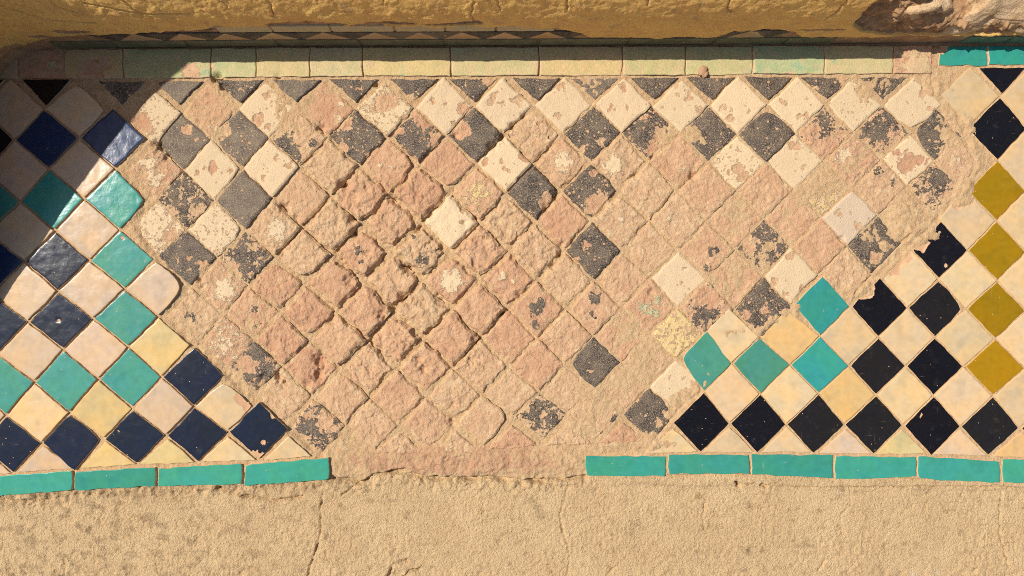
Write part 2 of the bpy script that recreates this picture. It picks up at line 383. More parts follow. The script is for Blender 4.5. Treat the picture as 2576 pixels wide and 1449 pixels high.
# ---------------------------------------------------------------- the tiled floor: mortar bed
BX = axis([(-420, -20, 10), (-20, 2600, 2.9), (2600, 3000, 10)])
BY = axis([(60, 110, 5), (110, 1232, 2.9)])
bx, by = np.meshgrid(BX, BY)
BOTTOM = [(-500, 1262), (0, 1244), (187, 1232), (400, 1220), (616, 1218), (832, 1202), (850, 1206), (905, 1213), (935, 1200), (965, 1190), (1020, 1184), (1040, 1196), (1075, 1203),
          (1150, 1205), (1240, 1202), (1310, 1210), (1420, 1207), (1455, 1200), (1475, 1200), (1680, 1200), (1890, 1196), (2098, 1206), (2307, 1210), (2516, 1216), (3100, 1222)]
def bed_height(x, y):
    e = erosion(x, y)
    z = -5.4 - 13.0 * e + (1.5 + 4.0 * e) * fbm(x, y, 46, 5, 40) + (1.3 + 1.8 * e) * fbm(x, y, 9, 3, 50)
    xl = np.interp(y, [p[1] for p in LEFT_EDGE], [p[0] for p in LEFT_EDGE])
    z += 5.0 * sstep(2, -16, x - xl)
    xr = np.interp(y, [165, 300, 420, 520, 700, 760, 840, 880, 950, 1040, 1150], [2345, 2420, 2450, 2390, 2200, 2010, 1790, 1730, 1770, 1700, 1610])
    z += 3.6 * sstep(0, 14, x - xr)
    dl = seg_dist(x, y, LEFT_EDGE); dr = np.minimum(seg_dist(x, y, RIGHT_EDGE), seg_dist(x, y, RIGHT_EDGE2))
    z += np.exp(-(dl / 26) ** 2) * (1.5 + 3.6 * fbm(x, y, 22, 4, 60)) + np.exp(-(dr / 24) ** 2) * (3.2 + 3.6 * fbm(x, y, 24, 4, 61))
    for cx_, cy_, rx, ry, up in ((2275, 545, 44, 60, 7), (2330, 590, 40, 26, 5), (2310, 150, 46, 34, 5), (2350, 215, 24, 36, 4), (1720, 830, 34, 22, 4), (2425, 480, 30, 40, 4), (2225, 620, 14, 14, 7),
                                 (1575, 1110, 70, 22, 4), (1150, 1165, 320, 36, 4.5), (1680, 1120, 60, 14, 4), (1420, 1165, 60, 30, 3), (870, 1150, 60, 46, -1.5), (860, 1000, 60, 30, -2), (1205, 380, 14, 14, -6)):
        z += up * np.exp(-(((x - cx_) / rx) ** 2 + ((y - cy_) / ry) ** 2) ** 2) * (1 + 0.5 * fbm(x, y, 20, 3, 71))
    fld = sstep(-4, 14, x - xl) * sstep(4, -14, x - xr)
    z += fld * (1 - 0.4 * e) * 3.8 * np.clip(fbm(x, y, 130, 3, 140) + .15, -.3, 1) * (1 + .5 * gnoise(x / 14, y / 14, 141))
    zone = np.exp(-(((x - 1150) / 330) ** 2) ** 4) * sstep(1120, 1145, y)
    z += zone * (2.6 * fbm(x, y, 40, 5, 88) + 3.0 * sstep(-.05, .05, fbm(x, y, 60, 5, 89)) + 1.0 * gnoise(x / 7, y / 7, 87))
    # crack beside the right edge of the old field
    d = seg_dist(x, y, [(2345, 190), (2352, 250), (2385, 310), (2425, 350)]); z -= 9 * np.exp(-(d / 4) ** 2) * (0.5 + gnoise(x / 25, y / 25, 5))
    d = seg_dist(x, y, [(2290, 590), (2225, 650), (2150, 740)]); z -= 7 * np.exp(-(d / 3) ** 2)
    for pl in ([(1880, 820), (1905, 828), (1922, 834)], [(1768, 948), (1762, 985), (1700, 1040), (1640, 1112)], [(1100, 680), (1030, 770), (960, 840)], [(1300, 550), (1160, 690), (1010, 820)],
               [(1410, 640), (1290, 770), (1200, 860)], [(745, 300), (850, 400), (985, 520), (1060, 600)], [(860, 560), (1000, 690), (1130, 800)]):
        d = seg_dist(x, y, pl); z -= 5 * np.exp(-(d / 3.5) ** 2) * np.clip(0.6 + gnoise(x / 30, y / 30, 8), 0, 2)
    z += pits(x, y)
    b = lerp_pts(x, BOTTOM) + 5 * fbm(x, y, 30, 4, 80) * ((x > 835) & (x < 1470)) - 4
    z = np.where(y < 205, np.minimum(z, -3.0 + .8 * fbm(x, y, 14, 3, 145)), z) if True else z
    z -= 40 * sstep(-1, 5, y - b)
    # the deeper joint at the foot of the wall
    z -= 6 * np.exp(-((y - 112) / 6.0) ** 2)
    return z
bz = bed_height(bx, by)
clay = np.exp(-(((bx - 1150) / 330) ** 2 + ((by - 1165) / 42) ** 2) ** 2) * (0.68 + .6 * fbm(bx, by, 46, 4, 86)) 
clay = clay + 0.22 * ((bx > 480) & (bx < 2200) & (by > 200) & (by < 1140))
clay = np.clip(clay, 0, 0.95) * (1 - np.exp(-(seg_dist(bx, by, LEFT_EDGE) / 20) ** 2))
clay += 0.8 * np.exp(-(((bx - 2325) / 34) ** 2 + ((by - 150) / 34) ** 2) ** 2)
bV = np.stack(W3(bx.ravel(), by.ravel(), bz.ravel()), 1)
floor = link("tiled_step", grid_mesh("tiled_step", bV, len(BX), len(BY), {"clay": clay}), M_MORTAR)
floor["kind"] = "thing"
floor["category"] = "tiled step"
floor["label"] = "worn step of small diamond tiles set in sandy mortar with teal border strips"

# ---------------------------------------------------------------- tiles
def tile_mesh(name, C, n=18, cut=(0, 0, 0, 0), base=0.0, rough=0.6, rim=1.2, rimw=0.10, wob=1.0, tilt=(0, 0), gbase=1.0, blobs=(), dome=0.0, chip=2.0, worn=False):
    """C: corners (left, top, right, bottom) in floor units, returns mesh local to the centre."""
    C = np.array(C, float)
    cx, cy = C.mean(0)
    lin = np.linspace(-1, 1, n)
    lin = np.concatenate([[-1, -0.982, -0.945], lin[1:-1][np.abs(lin[1:-1]) < 0.93], [0.945, 0.982, 1]]); n = len(lin)
    u, v = np.meshgrid(lin, lin)
    uu, vv = u.copy(), v.copy()
    for q, (su, sv) in enumerate(((-1, -1), (1, -1), (1, 1), (-1, 1))):
        w = (((1 + su * u) / 2) * ((1 + sv * v) / 2)) ** 3.2
        uu *= 1 - cut[q] * w; vv *= 1 - cut[q] * w
    a, b = (uu + 1) / 2, (vv + 1) / 2
    x = (1 - a) * (1 - b) * C[0, 0] + a * (1 - b) * C[1, 0] + a * b * C[2, 0] + (1 - a) * b * C[3, 0]
    y = (1 - a) * (1 - b) * C[0, 1] + a * (1 - b) * C[1, 1] + a * b * C[2, 1] + (1 - a) * b * C[3, 1]
    r = np.maximum(np.abs(u), np.abs(v))
    k = sstep(0.45, 1.0, r) * wob
    dx = k * (1.1 * fbm(x, y, 34, 2, 90) + 0.3 * fbm(x, y, 9, 2, 91)); dy = k * (1.1 * fbm(x, y, 34, 2, 92) + 0.3 * fbm(x, y, 9, 2, 93))
    x = x + dx; y = y + dy
    g = np.full(x.shape, float(gbase))
    for bxx, byy, rr, vv_ in blobs:
        g += vv_ * np.exp(-(((x + 8 * fbm(x, y, 17, 2, 121) - cx - bxx) ** 2 + (y + 8 * fbm(x, y, 17, 2, 122) - cy - byy) ** 2) / (rr * rr)) ** 1.5)
    if not worn: g = np.where(r > 0.99, np.minimum(g, -0.35), g)
    z = base + (x - cx) * tilt[0] + (y - cy) * tilt[1] + rough * (fbm(x, y, 30, 4, 95) + 0.3 * gnoise(x / 5, y / 5, 99))
    if worn:
        bare = sstep(0.3, -0.3, g)
        z = z + bare * rough * (1.5 * sstep(-.03, .03, fbm(x, y, 52, 5, 111)) + 1.1 * sstep(-.03, .03, fbm(x, y, 28, 5, 112)) - 1.2 + 0.25 * gnoise(x / 8, y / 8, 113))
    z -= rim * (1 - sstep(0, rimw, 1 - r)) * (1 + 0.5 * fbm(x, y, 26, 2, 97)) + dome * r ** 3
    z -= chip * sstep(0.0, -0.5, np.where(r > 0.99, 1, g)) if not worn else chip * sstep(0.15, -0.35, g + 0.6 * fbm(x, y, 18, 3, 98))
    z += pits(x, y) * (0.75 if worn else 0)
    V = np.stack([x.ravel(), y.ravel(), z.ravel()], 1)
    idx = np.arange(n * n).reshape(n, n)
    F = np.stack([idx[1:, :-1], idx[1:, 1:], idx[:-1, 1:], idx[:-1, :-1]], -1).reshape(-1, 4)
    ring = np.concatenate([idx[0, :], idx[1:, -1], idx[-1, -2::-1], idx[-2:0:-1, 0]])
    low = V[ring].copy(); low[:, 2] = base - 24
    k0 = len(V); nr = len(ring); j = np.arange(nr); j2 = (j + 1) % nr
    F2 = np.stack([ring[j], ring[j2], k0 + j2, k0 + j], 1)
    V = np.concatenate([V, low])
    gl = np.concatenate([g.ravel(), np.full(nr, -1.0)]); er = np.concatenate([r.ravel(), np.ones(nr)])
    P = np.stack([(V[:, 0] - cx) * S, (cy - V[:, 1]) * S, V[:, 2] * S], 1)
    me = bpy.data.meshes.new(name)
    fill(me, P, np.concatenate([F, F2]), {"glaze": gl, "edge": er})
    return me, (cx, cy)
def put_tile(name, C, mat, colour, parent, **kw):
    me, (cx, cy) = tile_mesh(name, C, **kw)
    o = link(name, me, mat, parent)
    o.location = W3(cx, cy, 0)
    o.color = colour
    return o

CREAM_L, CREAM_R, CREAM_Y, CREAM_O = (0.560, 0.420, 0.290), (0.580, 0.435, 0.262), (0.57, 0.425, 0.200), (0.62, 0.420, 0.195)
TEAL, TEAL_B, TEAL_D = (0.062, 0.275, 0.235), (0.036, 0.272, 0.245), (0.062, 0.240, 0.190)
NAVY, INK, COAL, OCHRE = (0.013, 0.020, 0.040), (0.008, 0.008, 0.012), (0.016, 0.015, 0.017), (0.270, 0.160, 0.006)
BLUE = (0.012, 0.035, 0.110)
COLS = {'C': ('cream_tile', CREAM_L), 'D': ('cream_tile', CREAM_R), 'y': ('cream_tile', CREAM_Y), 'O': ('cream_tile', CREAM_O), 'T': ('teal_tile', TEAL), 'U': ('teal_tile', TEAL_B),
        'V': ('teal_tile', TEAL_D), 'B': ('navy_tile', NAVY), 'b': ('navy_tile', BLUE), 'K': ('black_tile', INK), 'J': ('black_tile', COAL), 'Y': ('ochre_tile', OCHRE)}
WCOL = {'c': ('worn_cream_tile', (0.67, 0.500, 0.300), 0.42), 'k': ('worn_black_tile', (0.019, 0.017, 0.020), 0.78), 'n': ('worn_black_tile', (0.085, 0.068, 0.055), 0.75),
        'g': ('worn_green_tile', (0.42, 0.44, 0.24), 0.2), 'o': ('worn_cream_tile', (0.64, 0.46, 0.20), 0.2), 'r': ('bare_clay_tile', (0.6, 0.45, 0.3), 0.2), 'p': ('worn_cream_tile', (0.58, 0.45, 0.305), 0.45)}

# panel L: relaid tiles at the left.  (x, y, glaze, extra)
L = [[(-40, 352, 'K', {}), (115, 355, 'b', {}), (288, 348, 'b', {})],
     [(32, 273, 'C', {}), (197, 277, 'C', dict(cut=(0, 0.12, 0.10, 0)))],
     [(50, 430, 'C', {}), (207, 412, 'C', {})],
     [(-32, 512, 'T', {}), (131, 506, 'U', {}), (296, 503, 'U', dict(cut=(0, 0, .12, 0)))],
     [(67, 582, 'C', {}), (223, 580, 'C', {})],
     [(-22, 660, 'b', {}), (143, 656, 'B', {}), (312, 653, 'T', dict(blobs=[(0, -55, 5, -2)]))],
     [(67, 736, 'C', {}), (233, 730, 'C', {}), (397, 723, 'C', dict(label='cream tile with its right corner cut off', cut=(0, 0.09, 0.22, 0)))],
     [(-12, 815, 'B', {}), (153, 806, 'B', dict(blobs=[(-6, 0, 5, -2)])), (322, 800, 'T', {})],
     [(83, 880, 'C', {}), (245, 873, 'C', {}), (405, 870, 'y', {})],
     [(5, 965, 'T', {}), (168, 957, 'T', {}), (331, 948, 'T', {}), (490, 945, 'B', {})],
     [(-60, 1050, 'C', {}), (100, 1043, 'y', dict(col=(0.64, 0.47, 0.27))), (255, 1036, 'y', {}), (410, 1028, 'C', {}), (567, 1022, 'D', dict(blobs=[(40, -20, 18, -2.2), (56, 2, 14, -2)], cut=(0, .1, .08, 0)))],
     [(30, 1116, 'B', {}), (185, 1111, 'B', dict(cut=(0, 0.05, 0.14, 0))), (343, 1096, 'B', dict(blobs=[(-40, -15, 4, -2)])), (497, 1091, 'B', {}),
      (653, 1081, 'B', dict(label='navy tile with a round pale chip above the end of the border strip', blobs=[(16, 28, 6, -3), (40, -48, 15, -3), (0, 70, 17, -3), (-3, 20, 3, -2)]))]]
LT = [(-40, 202, 'K', -105, 16, 268), (114, 200, 'K', 56, 184, 270)]
LB = [(-40, 0, 1192, 'C', (-110, 1200), (32, 1190), (-45, 1124)), (0, 0, 0, 'C', (44, 1188), (191, 1178), (110, 1120)), (0, 0, 0, 'y', (203, 1178), (346, 1168), (267, 1108)), (0, 0, 0, 'y', (352, 1168), (494, 1163), (425, 1100)),
      (0, 0, 0, 'D', (506, 1161), (646, 1158), (575, 1094)), (0, 0, 0, 'D', (662, 1158), (786, 1147), (728, 1095))]
R = [[(2440, 240, 'D', {}), (2590, 245, 'D', {})],
     [(2508, 325, 'K', {}), (2655, 325, 'K', {})],
     [(2578, 402, 'D', {})],
     [(2507, 480, 'Y', {}), (2650, 480, 'K', {})],
     [(2432, 552, 'D', dict(blobs=[(-20, -52, 26, -2.4), (10, -62, 20, -2)])), (2580, 558, 'D', {})],
     [(2364, 629, 'K', dict(label='black tile with its upper left edge broken away beside the ochre tiles', blobs=[(-50, -20, 22, -3), (-30, -52, 16, -2.4), (14, 40, 7, -2.5)])), (2507, 635, 'Y', {}), (2652, 635, 'K', {})],
     [(2290, 702, 'D', dict(blobs=[(-40, -30, 22, -2.2), (-10, -58, 18, -2)])), (2436, 702, 'D', {}), (2582, 708, 'D', {})],
     [(2067, 768, 'U', {}), (2211, 773, 'K', dict(label='black tile with a chipped top corner beside the teal tile', blobs=[(-36, -44, 24, -3.2)])), (2352, 775, 'J', dict(cut=(0, 0.05, 0.14, 0))), (2506, 780, 'Y', {}), (2654, 780, 'K', {})],
     [(1836, 846, 'D', {}), (1982, 848, 'O', {}), (2138, 850, 'D', {}), (2278, 848, 'D', {}), (2424, 850, 'D', {}), (2580, 858, 'D', {})],
     [(1776, 906, 'V', dict(cut=(0.12, 0, 0, 0))), (1918, 920, 'V', {}), (2064, 917, 'U', {}), (2208, 921, 'J', {}), (2350, 922, 'K', {}), (2504, 921, 'Y', dict(col=(0.36, 0.20, 0.008))), (2652, 925, 'J', {})],
     [(1836, 990, 'D', {}), (1988, 986, 'D', {}), (2132, 992, 'O', {}), (2276, 992, 'O', dict(col=(0.64, 0.48, 0.27))), (2420, 994, 'D', {}), (2578, 1000, 'D', {})],
     [(1764, 1064, 'K', {}), (1907, 1066, 'K', {}), (2050, 1067, 'J', {}), (2199, 1069, 'J', {}), (2344, 1071, 'K', dict(blobs=[(-30, -24, 6, -2)])), (2489, 1073, 'J', {}), (2640, 1078, 'J', {})]]
RT = [(2520, 170, 'K', 2460, 2580, 238), (2660, 170, 'K', 2600, 2720, 238)]
RB = [(0, 0, 0, 'D', (1622, 1140), (1756, 1137), (1694, 1076)), (0, 0, 0, 'D', (1766, 1138), (1899, 1138), (1834, 1072)), (0, 0, 0, 'D', (1914, 1138), (2044, 1138), (1980, 1072)), (0, 0, 0, 'C', (2060, 1141), (2194, 1143), (2127, 1077)),
      (0, 0, 0, 'g', (2201, 1143), (2330, 1141), (2269, 1078)), (0, 0, 0, 'C', (2344, 1143), (2482, 1147), (2416, 1079)), (0, 0, 0, 'O', (2496, 1148), (2640, 1152), (2568, 1084))]

# the old field.  (x, y, what glaze is left, how much, patches (dx, dy, radius, more or less))
WN = [[(390, 297, 'c', .25, [(-35, 15, 30, -1), (15, -10, 30, .4)]), (523, 273, 'c', -1, [(45, 20, 14, 1.2), (20, 50, 16, 1.4), (0, 40, 10, .8)]), (670, 273, 'c', .9, [(-20, 25, 15, -2.4)]),
       (815, 270, 'c', -.9, [(40, -10, 10, 1.2), (35, 25, 14, 1.3)]), (969, 277, 'c', .15, [(0, -15, 22, -1.2), (20, 20, 30, .3), (50, 30, 15, -1)]), (1119, 265, 'c', .95, [(45, 5, 18, -2.0), (25, 45, 16, -1)]),
       (1265, 265, 'c', .95, [(-5, -3, 7, -1.5), (36, 0, 6, -1.3)]), (1422, 263, 'c', 1.1, []), (1569, 263, 'c', 1, []), (1715, 268, 'c', .75, [(40, 25, 15, -.6)]), (1857, 263, 'c', 1.1, []), (2007, 263, 'c', 1, [(25, 28, 8, -2)]),
       (2146, 265, 'c', .6, []), (2298, 264, 'c', 1, [(30, -38, 14, -1.4)])],
      [(457, 350, 'n', .65, [(10, -28, 14, -1.8), (28, -5, 9, -1)]), (603, 350, 'n', .35, [(-40, -20, 20, -1)]), (750, 350, 'k', -.5, [(-40, 20, 28, 1.1), (-10, 45, 22, .9), (-10, -5, 10, .6), (38, 15, 12, .7)]),
       (905, 347, 'k', .3, [(-35, -35, 20, -.8), (-40, 30, 18, -.8)]), (1052, 347, 'k', .05, [(-15, 5, 35, .45), (20, 40, 20, .3), (50, 10, 20, -.7), (0, -55, 15, -.6)]), (1199, 340, 'k', 1.1, [(-38, -8, 24, -2.6), (-30, -45, 20, -.8)]),
       (1345, 334, 'k', -.9, [(-30, -38, 8, 1), (10, -30, 8, 1.2), (40, 8, 10, 1.3), (-60, 0, 6, 1)]), (1495, 335, 'k', .4, [(20, 20, 14, -.8)]), (1640, 330, 'k', .1, [(-20, 0, 28, .5), (25, -35, 18, .4), (30, 30, 30, -1.1), (45, 5, 10, .5)]),
       (1785, 338, 'k', .4, []), (1928, 337, 'k', .8, []), (2074, 335, 'k', -.2, [(0, -40, 24, .5), (10, -10, 26, .35), (0, 50, 30, -.5)]), (2222, 328, 'k', -.05, [(-15, -5, 35, .45), (20, -35, 15, .3), (40, 30, 30, -.4)]),
       (2357, 340, 'k', .6, [(45, -20, 20, -1.2)])],
      [(390, 430, 'c', -.2, [(-15, -20, 20, .6), (0, 20, 20, .5)]), (533, 423, 'c', 1, [(0, -5, 14, -2.6), (-40, 10, 8, -2)]), (683, 412, 'c', 1.1, [(-12, 18, 5, -1)]), (828, 412, 'r', -1, []), (977, 410, 'c', -.9, [(-25, 0, 10, 1.2), (5, 5, 9, 1.1)]),
       (1125, 408, 'r', -1, []), (1268, 416, 'c', .9, [(50, -15, 18, -1.6)]), (1412, 410, 'c', -.5, [(0, 0, 26, 1)]), (1556, 405, 'c', -.4, [(-16, 10, 26, .9)]), (1706, 404, 'c', -.8, [(10, 20, 14, .9)]), (1857, 410, 'c', .4, [(0, 15, 12, -1.2)]),
       (2003, 407, 'c', .95, []), (2150, 402, 'c', -.25, [(-25, -15, 25, .45)]), (2297, 405, 'c', .75, [(0, 5, 22, -2)]), (2404, 410, 'c', -.5, [(0, -10, 15, .6)])],
      [(465, 515, 'k', .15, [(25, 30, 16, -.5)]), (617, 505, 'n', .75, []), (757, 504, 'o', -.8, [(-5, -20, 16, .5)]), (905, 490, 'r', -1, []), (1058, 482, 'r', -1, []), (1208, 484, 'o', -.3, [(0, 0, 30, .45)]), (1340, 482, 'k', .9, [(30, 30, 25, -1.4)]),
       (1482, 477, 'k', .25, [(0, 0, 30, .3), (20, 35, 30, -1.2)]), (1632, 478, 'r', -1, []), (1780, 480, 'r', -1, []), (1926, 480, 'r', -1, []), (2073, 474, 'o', .05, []), (2220, 466, 'k', -.8, [(-10, -40, 14, 1.1), (30, -10, 14, 1.1)]),
       (2352, 470, 'k', -.1, [(10, -20, 30, .6)])],
      [(400, 573, 'c', .15, [(-10, 0, 25, .3), (30, 25, 20, -.8)]), (545, 577, 'c', .3, []), (683, 576, 'c', -.5, [(10, 5, 28, 1.05)]), (832, 568, 'r', -1, []), (985, 560, 'c', -1, [(15, -5, 8, 1.2)]), (1138, 560, 'c', 1.2, []), (1280, 555, 'r', -1, []),
       (1418, 553, 'r', -1, []), (1560, 554, 'c', -1, [(0, -5, 11, 1.3)]), (1704, 556, 'c', -.5, [(-20, -10, 14, .6)]), (1850, 552, 'c', -.8, [(0, -30, 12, .7)]), (1994, 546, 'r', -1, []), (2142, 548, 'p', 1, [])],
      [(467, 645, 'k', .8, [(5, 5, 6, -2.4), (45, 30, 20, -1.4)]), (620, 650, 'k', .05, [(-10, -10, 35, .3), (15, -25, 10, -.6)]), (762, 642, 'r', -1, []), (910, 640, 'k', -.9, [(-12, -10, 11, 1.2), (-6, 20, 9, 1.3)]),
       (1062, 634, 'k', -.6, [(0, 20, 18, .95), (25, -10, 16, .5), (-20, -40, 8, .9)]), (1210, 638, 'r', -1, []), (1352, 638, 'r', -1, []), (1498, 636, 'k', .5, [(-46, 20, 12, -.6)]), (1638, 632, 'r', -1, []), (1780, 636, 'k', -.6, [(15, 5, 18, .9), (0, 40, 14, .7)]),
       (1924, 622, 'k', .15, [(-34, -8, 20, -.6), (30, -10, 20, .3)]), (2062, 622, 'r', -1, []), (2200, 614, 'k', .8, [(0, 35, 16, -2.4), (35, -30, 15, -1)])],
      [(548, 722, 'c', -.3, [(10, 10, 28, .75)]), (690, 716, 'r', -1, []), (837, 712, 'r', -1, []), (985, 706, 'r', -1, []), (1132, 706, 'c', -.5, [(0, 0, 29, 1.2)]), (1275, 700, 'c', -.9, [(-15, -10, 12, 1.3), (15, 5, 10, 1.3)]), (1422, 702, 'r', -1, []),
       (1565, 702, 'r', -1, []), (1713, 698, 'c', 1.2, [(-40, -30, 15, -.8)]), (1852, 700, 'r', -1, []), (1990, 692, 'c', 1, []), (2125, 690, 'r', -1, [])],
      [(490, 795, 'k', -.55, [(-10, -5, 15, .5), (10, 15, 20, .4)]), (632, 788, 'k', -.5, [(0, -10, 22, .5), (10, 28, 16, 1.1)]), (776, 784, 'r', -1, []), (925, 783, 'r', -1, []), (1065, 780, 'r', -1, []), (1212, 776, 'r', -1, []),
       (1355, 778, 'k', -.7, [(-5, -2, 18, 1.5), (12, -20, 14, .9), (-6, 40, 10, 1.5)]), (1494, 776, 'k', -.5, [(0, -25, 18, .95), (-5, 25, 14, .95)]), (1637, 770, 'g', -.4, [(-15, 0, 14, .6), (10, 15, 15, .5), (20, -20, 12, .4)]),
       (1778, 782, 'k', -.2, [(0, 20, 30, .75), (0, -30, 25, -.6)]), (1920, 775, 'k', .35, [(0, 5, 10, -.7)])],
      [(573, 862, 'c', -.15, [(-10, 0, 30, .3)]), (710, 858, 'r', -1, []), (850, 858, 'r', -1, []), (992, 854, 'r', -1, []), (1137, 850, 'r', -1, []), (1280, 852, 'r', -1, []), (1422, 852, 'r', -1, []), (1562, 848, 'c', -.8, [(0, 10, 10, .5)]), (1700, 842, 'o', .2, [])],
      [(640, 918, 'k', .05, [(10, -40, 22, .8), (25, 15, 18, .6), (-20, 0, 22, -1), (-20, 25, 10, .6)]), (778, 926, 'r', -1, []), (925, 930, 'r', -1, []), (1068, 926, 'r', -1, []), (1213, 924, 'r', -1, []), (1355, 922, 'r', -1, []),
       (1496, 908, 'k', 1, []), (1632, 914, 'g', -.9, [(28, 20, 16, .8)])],
      [(712, 994, 'r', -1, []), (853, 1003, 'c', -.6, [(-10, 20, 10, .5)]), (998, 999, 'r', -1, []), (1142, 998, 'r', -1, []), (1285, 990, 'r', -1, []), (1427, 988, 'r', -1, []), (1563, 980, 'r', -1, []), (1702, 966, 'c', 1, [])],
      [(800, 1074, 'k', -.05, [(-25, 0, 22, .5), (10, 35, 20, .3), (20, -20, 20, -.4)]), (938, 1068, 'r', -1, []), (1076, 1072, 'r', -1, []), (1216, 1058, 'r', -1, []), (1365, 1042, 'k', -.05, [(-10, -10, 25, .5), (25, 10, 18, .6), (5, 0, 10, -.9)]),
       (1497, 1044, 'k', -1, [(50, 10, 13, 1.7), (20, 45, 10, 1.6)]), (1637, 1042, 'k', .7, [])]]
WT = [(306, .5), (446, .7), (600, .4), (745, .6), (891, .35), (1042, .5), (1190, .2), (1350, .6), (1497, .6), (1647, .4), (1788, .3), (1935, .5), (2080, .35), (2224, .15)]
WB = [((935, 1142), (1072, 1143), (1007, 1084)), ((1082, 1141), (1214, 1138), (1146, 1082)), ((1222, 1134), (1356, 1124), (1290, 1066)), ((1368, 1122), (1496, 1118), (1432, 1060)), ((1505, 1116), (1634, 1114), (1568, 1060))]

def corner_sets(rows, span=(112, 178)):
    flat = [(t[0], t[1]) for r in rows for t in r]
    def near(x, y, tx, ty):
        best = None
        for q in flat:
            d = math.hypot(q[0] - x, q[1] - y)
            if d < 30 and (best is None or d < best[0]): best = (d, q)
        return best[1] if best else None
    out = []
    for r in rows:
        for t in r:
            x, y = t[0], t[1]
            cs = []
            for sx, sy in ((-1, 0), (0, -1), (1, 0), (0, 1)):
                ps = []
                q = near(x + sx * 146, y + sy * 146, 0, 0)
                if q: ps.append(((x + q[0]) / 2, (y + q[1]) / 2))
                if sx: a, b = near(x + sx * 73, y - 73, 0, 0), near(x + sx * 73, y + 73, 0, 0)
                else: a, b = near(x - 73, y + sy * 73, 0, 0), near(x + 73, y + sy * 73, 0, 0)
                if a and b: ps.append(((a[0] + b[0]) / 2, (a[1] + b[1]) / 2))
                cs.append((sum(p[0] for p in ps) / len(ps), sum(p[1] for p in ps) / len(ps)) if ps else None)
            for i, (sx, sy) in enumerate(((-1, 0), (0, -1), (1, 0), (0, 1))):   # mirror a missing corner through the centre
                if cs[i] is None:
                    o = cs[(i + 2) % 4]
                    cs[i] = (x + sx * 74, y + sy * 74) if o is None else (0.5 * (2 * x - o[0]) + 0.5 * (x + sx * 74), 0.5 * (2 * y - o[1]) + 0.5 * (y + sy * 74))
            out.append(cs)
    return out
def inset(cs, j):
    cx = sum(c[0] for c in cs) / len(cs); cy = sum(c[1] for c in cs) / len(cs)
    return [(c[0] + (cx - c[0]) * j / math.hypot(c[0] - cx, c[1] - cy), c[1] + (cy - c[1]) * j / math.hypot(c[0] - cx, c[1] - cy)) for c in cs]
def jit(c, a=0.07):
    f = 1 + random.uniform(-a, a)
    return tuple(max(0.002, v * f * (1 + random.uniform(-a, a) * 0.25)) for v in c)

def glazed(code, cs, ex, wavy, joint=None, n=18):
    nm, col = COLS[code]
    joint = joint if joint is not None else (3.2 if wavy > .6 else 2.3)
    ex = dict(ex); col = ex.pop('col', col); lab = ex.pop('label', None)
    c0 = [random.uniform(0, 0.035) for _ in range(4)]
    cut = ex.pop('cut', (0, 0, 0, 0)); cut = tuple(a + b for a, b in zip(c0, cut))
    ob = put_tile(nm, inset(cs, joint), M_GLAZE, (*jit(col), wavy), floor, n=26 if ex.get('blobs') else n, cut=cut, base=random.uniform(0.2, 1.6) + (3.6 if wavy > .6 else 0.8), rough=0.25, rim=0.5, rimw=0.03,
                    wob=1.5, tilt=(random.uniform(-.014, .014), random.uniform(-.014, .014)), chip=2.0, **ex)
    if lab: ob['label'] = lab
    return ob
for rows, wavy in ((L, 1.0), (R, 0.35)):
    flat = [t for r in rows for t in r]
    for t, cs in zip(flat, corner_sets(rows)): glazed(t[2], cs, t[3], wavy)
for (tx, ty, code, x0, x1, ya), wavy in [(t, 1.0) for t in LT] + [(t, .35) for t in RT]:
    cs = [(x0, ty), ((x0 + x1) / 2, ty - 0.5), (x1, ty), ((x0 + x1) / 2, ya)]
    glazed(code, cs, {}, wavy, joint=2)
for lst, wavy in ((LB, 1.0), (RB, .35)):
    for (_, _, _, code, a, b, ap) in lst:
        cs = [a, ap, b, ((a[0] + b[0]) / 2, (a[1] + b[1]) / 2)]
        ex = {}
        if code == 'g': code, ex = 'y', dict(col=(0.54, 0.44, 0.225))
        glazed(code, cs, ex, wavy, joint=1.5)

